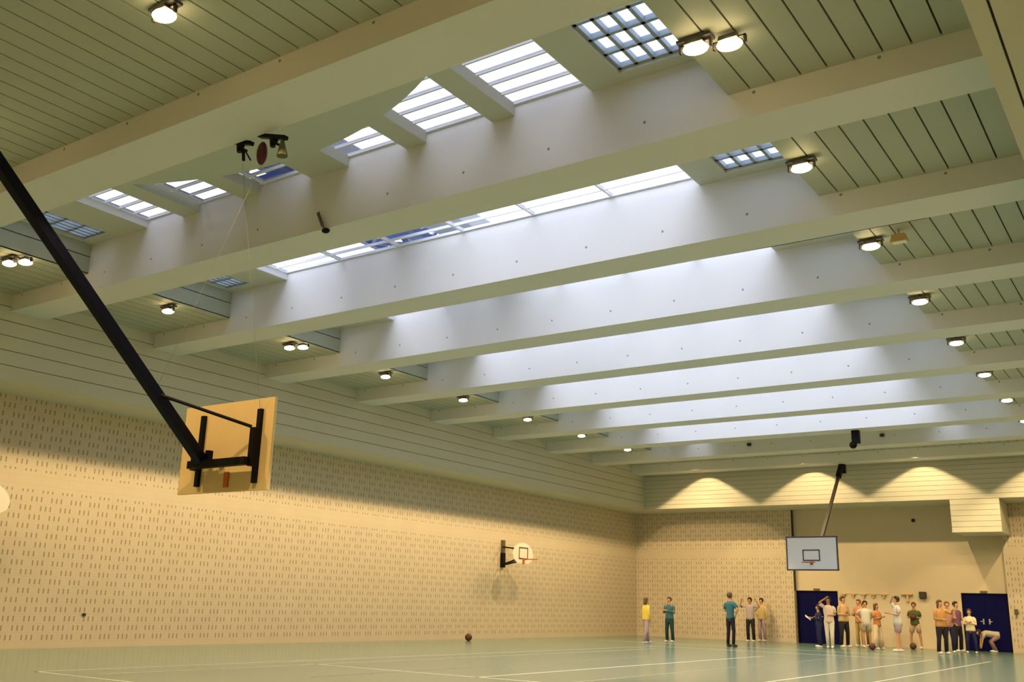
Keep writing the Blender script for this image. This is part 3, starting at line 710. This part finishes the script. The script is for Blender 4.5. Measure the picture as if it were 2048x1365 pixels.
    if longhair:
        nb = N['nck'][0]+V((0, .055, -.02))*k; tube(b, hc+V((0, .02, 0)), nb, .085*k, 10, .06*k)
    if bend > .6: pass
    obj('hair', b, M[hair], body, smooth=True)
    b = B()
    for s in (1, -1): sphere(b, UB((.030*s, -.090, 1.645))*k, .009*k, seg=8, rings=6)
    obj('eyes', b, M['eye'], body)
    b = B(); bar(b, UB((-.025, -.098, 1.572))*k, UB((.025, -.098, 1.572))*k, .008*k, .008*k); obj('mouth', b, M['hair_red'], body)
    b = B()
    for s in (1, -1): sphere(b, UB((.088*s, .0, 1.625))*k, .014*k, (.5, 1, 1.5), 8, 6)
    obj('ears', b, M[skin], body)
    body.location = (x, y, 0); body.rotation_euler = (0, 0, face)
    tag(body, label, 'person')
    return body, N
WH = ('white_cloth', (.66, .64, .58)); BLK = ('black_cloth', (.012, .010, .016)); NVY = ('navy_cloth', (.012, .014, .07)); LIL = ('lilac_cloth', (.50, .36, .40))
# face: 0 looks towards the camera side (-y); positive turns to their left
A = math.radians
person(4.83, 32.9, 1.60, A(150), ('yellow_cloth', (.80, .60, .10)), LIL, 'person in a yellow sweater and lilac trousers at the far left corner', hair='hair_brown', stride=.16, spread=.05, longhair=True, fat=1.05, wide=1.12)
person(4.75, 35.0, 1.66, A(-5), ('teal_cloth', (.05, .14, .15)), ('teal_dark_cloth', (.012, .055, .05)), 'person in a dark teal tracksuit, hands joined, second from the left', hair='hair_brown', arms=('cross', 'hold'), spread=.08)
person(7.75, 33.6, 1.84, A(160), ('teal_shirt_cloth', (.035, .15, .17)), BLK, 'slim person in a teal shirt and black trousers standing apart, hand on hip', hair='hair_brown', arms=('front', 'hip'), legs='slim', shoe='shoe_dark', spread=.07, fat=.85, sleeves='short')
person(6.05, 39.9, 1.76, A(0), ('grey_shirt_cloth', (.42, .34, .36)), BLK, 'person in a grey-lilac T-shirt and black trousers with elbows raised', arms=('up', 'up'), sleeves='short', spread=.07, skin='skin2')
person(6.15, 40.95, 1.76, A(-10), ('cream_cloth', (.62, .47, .20)), LIL, 'person in a cream shirt standing behind the one with raised elbows', arms=('down', 'hip'), spread=.06)
navy, nN = person(9.62, 37.5, 1.52, A(-60), NVY, NVY, 'person in a navy tracksuit holding a white paper in front of the left navy doors', arms=('hold', 'hold'), spread=.08)
person(10.16, 37.0, 1.80, A(10), ('white_shirt_cloth', (.70, .56, .48)), ('white_trouser_cloth', (.66, .62, .50)), 'tall person in white shirt and white trousers with a hand to the head', arms=('front', 'head'), hair='hair_dark', spread=.03, stride=.06, skin='skin2', sleeves='short')
person(10.22, 38.6, 1.86, A(60), ('tan_cloth', (.60, .40, .20)), BLK, 'person in a tan jacket and black trousers with white shoes', hair='hair_brown', arms=('cross', 'front'), spread=.10, fat=1.1, wide=1.1)
person(10.45, 39.9, 1.78, A(-20), ('rust_cloth', (.55, .27, .12)), ('sand_cloth', (.58, .42, .18)), 'auburn-haired person in a rust top behind the others near the coat hooks', hair='hair_red', arms=('hold', 'hold'), spread=.06)
person(10.42, 40.7, 1.66, A(5), ('beige_cloth', (.42, .34, .18)), ('khaki_cloth', (.16, .14, .05)), 'person in beige top and khaki trousers against the far wall', hair='hair_brown', arms=('down', 'down'), spread=.05)
person(10.85, 39.3, 1.72, A(15), WH, ('cream_short_cloth', (.66, .52, .38)), 'person in a white T-shirt and pale shorts with bare legs, left of the flared trousers', arms=('behind', 'hip'), legs='short', sleeves='short', spread=.07, hem=.08, wide=1.05)
person(11.54, 38.2, 1.62, A(70), ('orange_cloth', (.52, .22, .08)), ('pale_flare_cloth', (.66, .52, .34)), 'person in an orange-brown top with folded arms and wide pale trousers', hair='hair_brown', arms=('cross', 'cross'), legs='flare', spread=.12, longhair=True, skin='skin2', sleeves='short')
person(12.63, 36.7, 1.86, A(-60), WH, LIL, 'large person in a white T-shirt and lilac shorts with bare legs', arms=('hold', 'head'), legs='short', sleeves='short', spread=.03, stride=.08, hem=.06, fat=1.05, wide=1.05)
gp, gN = person(12.30, 40.7, 1.72, A(0), ('green_cloth', (.075, .10, .03)), ('pale_short_cloth', (.62, .42, .26)), 'person in a dark green top and pale shorts standing with legs apart', hair='hair_brown', arms=('cross', 'hold'), legs='short', spread=.14, skin='skin2', sleeves='short')
person(14.10, 36.4, 1.76, A(50), ('amber_cloth', (.55, .28, .08)), BLK, 'person in an amber jumper and black trousers with white shoes, left of the right doors', hair='hair_brown', arms=('out', 'front'), spread=.10, fat=1.1, wide=1.05, longhair=True)
person(14.02, 38.0, 1.74, A(20), ('pink_cloth', (.50, .24, .17)), NVY, 'auburn-haired person in pink half hidden between the amber and purple jumpers', hair='hair_red', arms=('hold', 'down'), spread=.07)
person(14.02, 39.5, 1.76, A(60), ('purple_cloth', (.20, .09, .17)), BLK, 'person in a purple top and black trousers in front of the right doors', arms=('front', 'hip'), spread=.09, hair='hair_dark')
person(14.60, 38.7, 1.50, A(0), ('ivory_cloth', (.80, .70, .46)), NVY, 'short person in a bright ivory top before the right navy doors', arms=('cross', 'cross'), spread=.12, hair='hair_brown', wide=1.1)
person(14.98, 40.9, 1.62, A(-70), ('ash_cloth', (.50, .44, .36)), ('mauve_cloth', (.32, .20, .20)), 'person bending over with a grey shirt at the right navy doors', arms=('reach', 'reach'), bend=1.45, spread=.06, hair='hair_dark', sleeves='short', wide=1.1)
# held things
def at(body, p): 
    r = Matrix.Rotation(body.rotation_euler.z, 3, 'Z'); return V(body.location)+r @ V(p)
q = at(navy, (nN['pmR'][0]+nN['pmL'][0])/2+V((0, -.10, .0)))
b = B(); bx(b, -.15, -.11, -.004, .15, .11, .004); bmesh.ops.rotate(b, verts=b.verts, cent=(0, 0, 0), matrix=Matrix.Rotation(-.6, 3, 'X') @ Matrix.Rotation(.3, 3, 'Y')); o = obj('paper_sheet', b, M['paper']); o.location = q
o.rotation_euler = (0, 0, navy.rotation_euler.z); tag(o, 'white sheet of paper held by the person in navy', 'paper')
q = at(gp, gN['pmR'][0].lerp(gN['pmL'][0], .5)+V((0, -.13, -.03)))
ball(q.x+.12, q.y, q.z-.12, 'dark ball held by the person in the green top', .115)
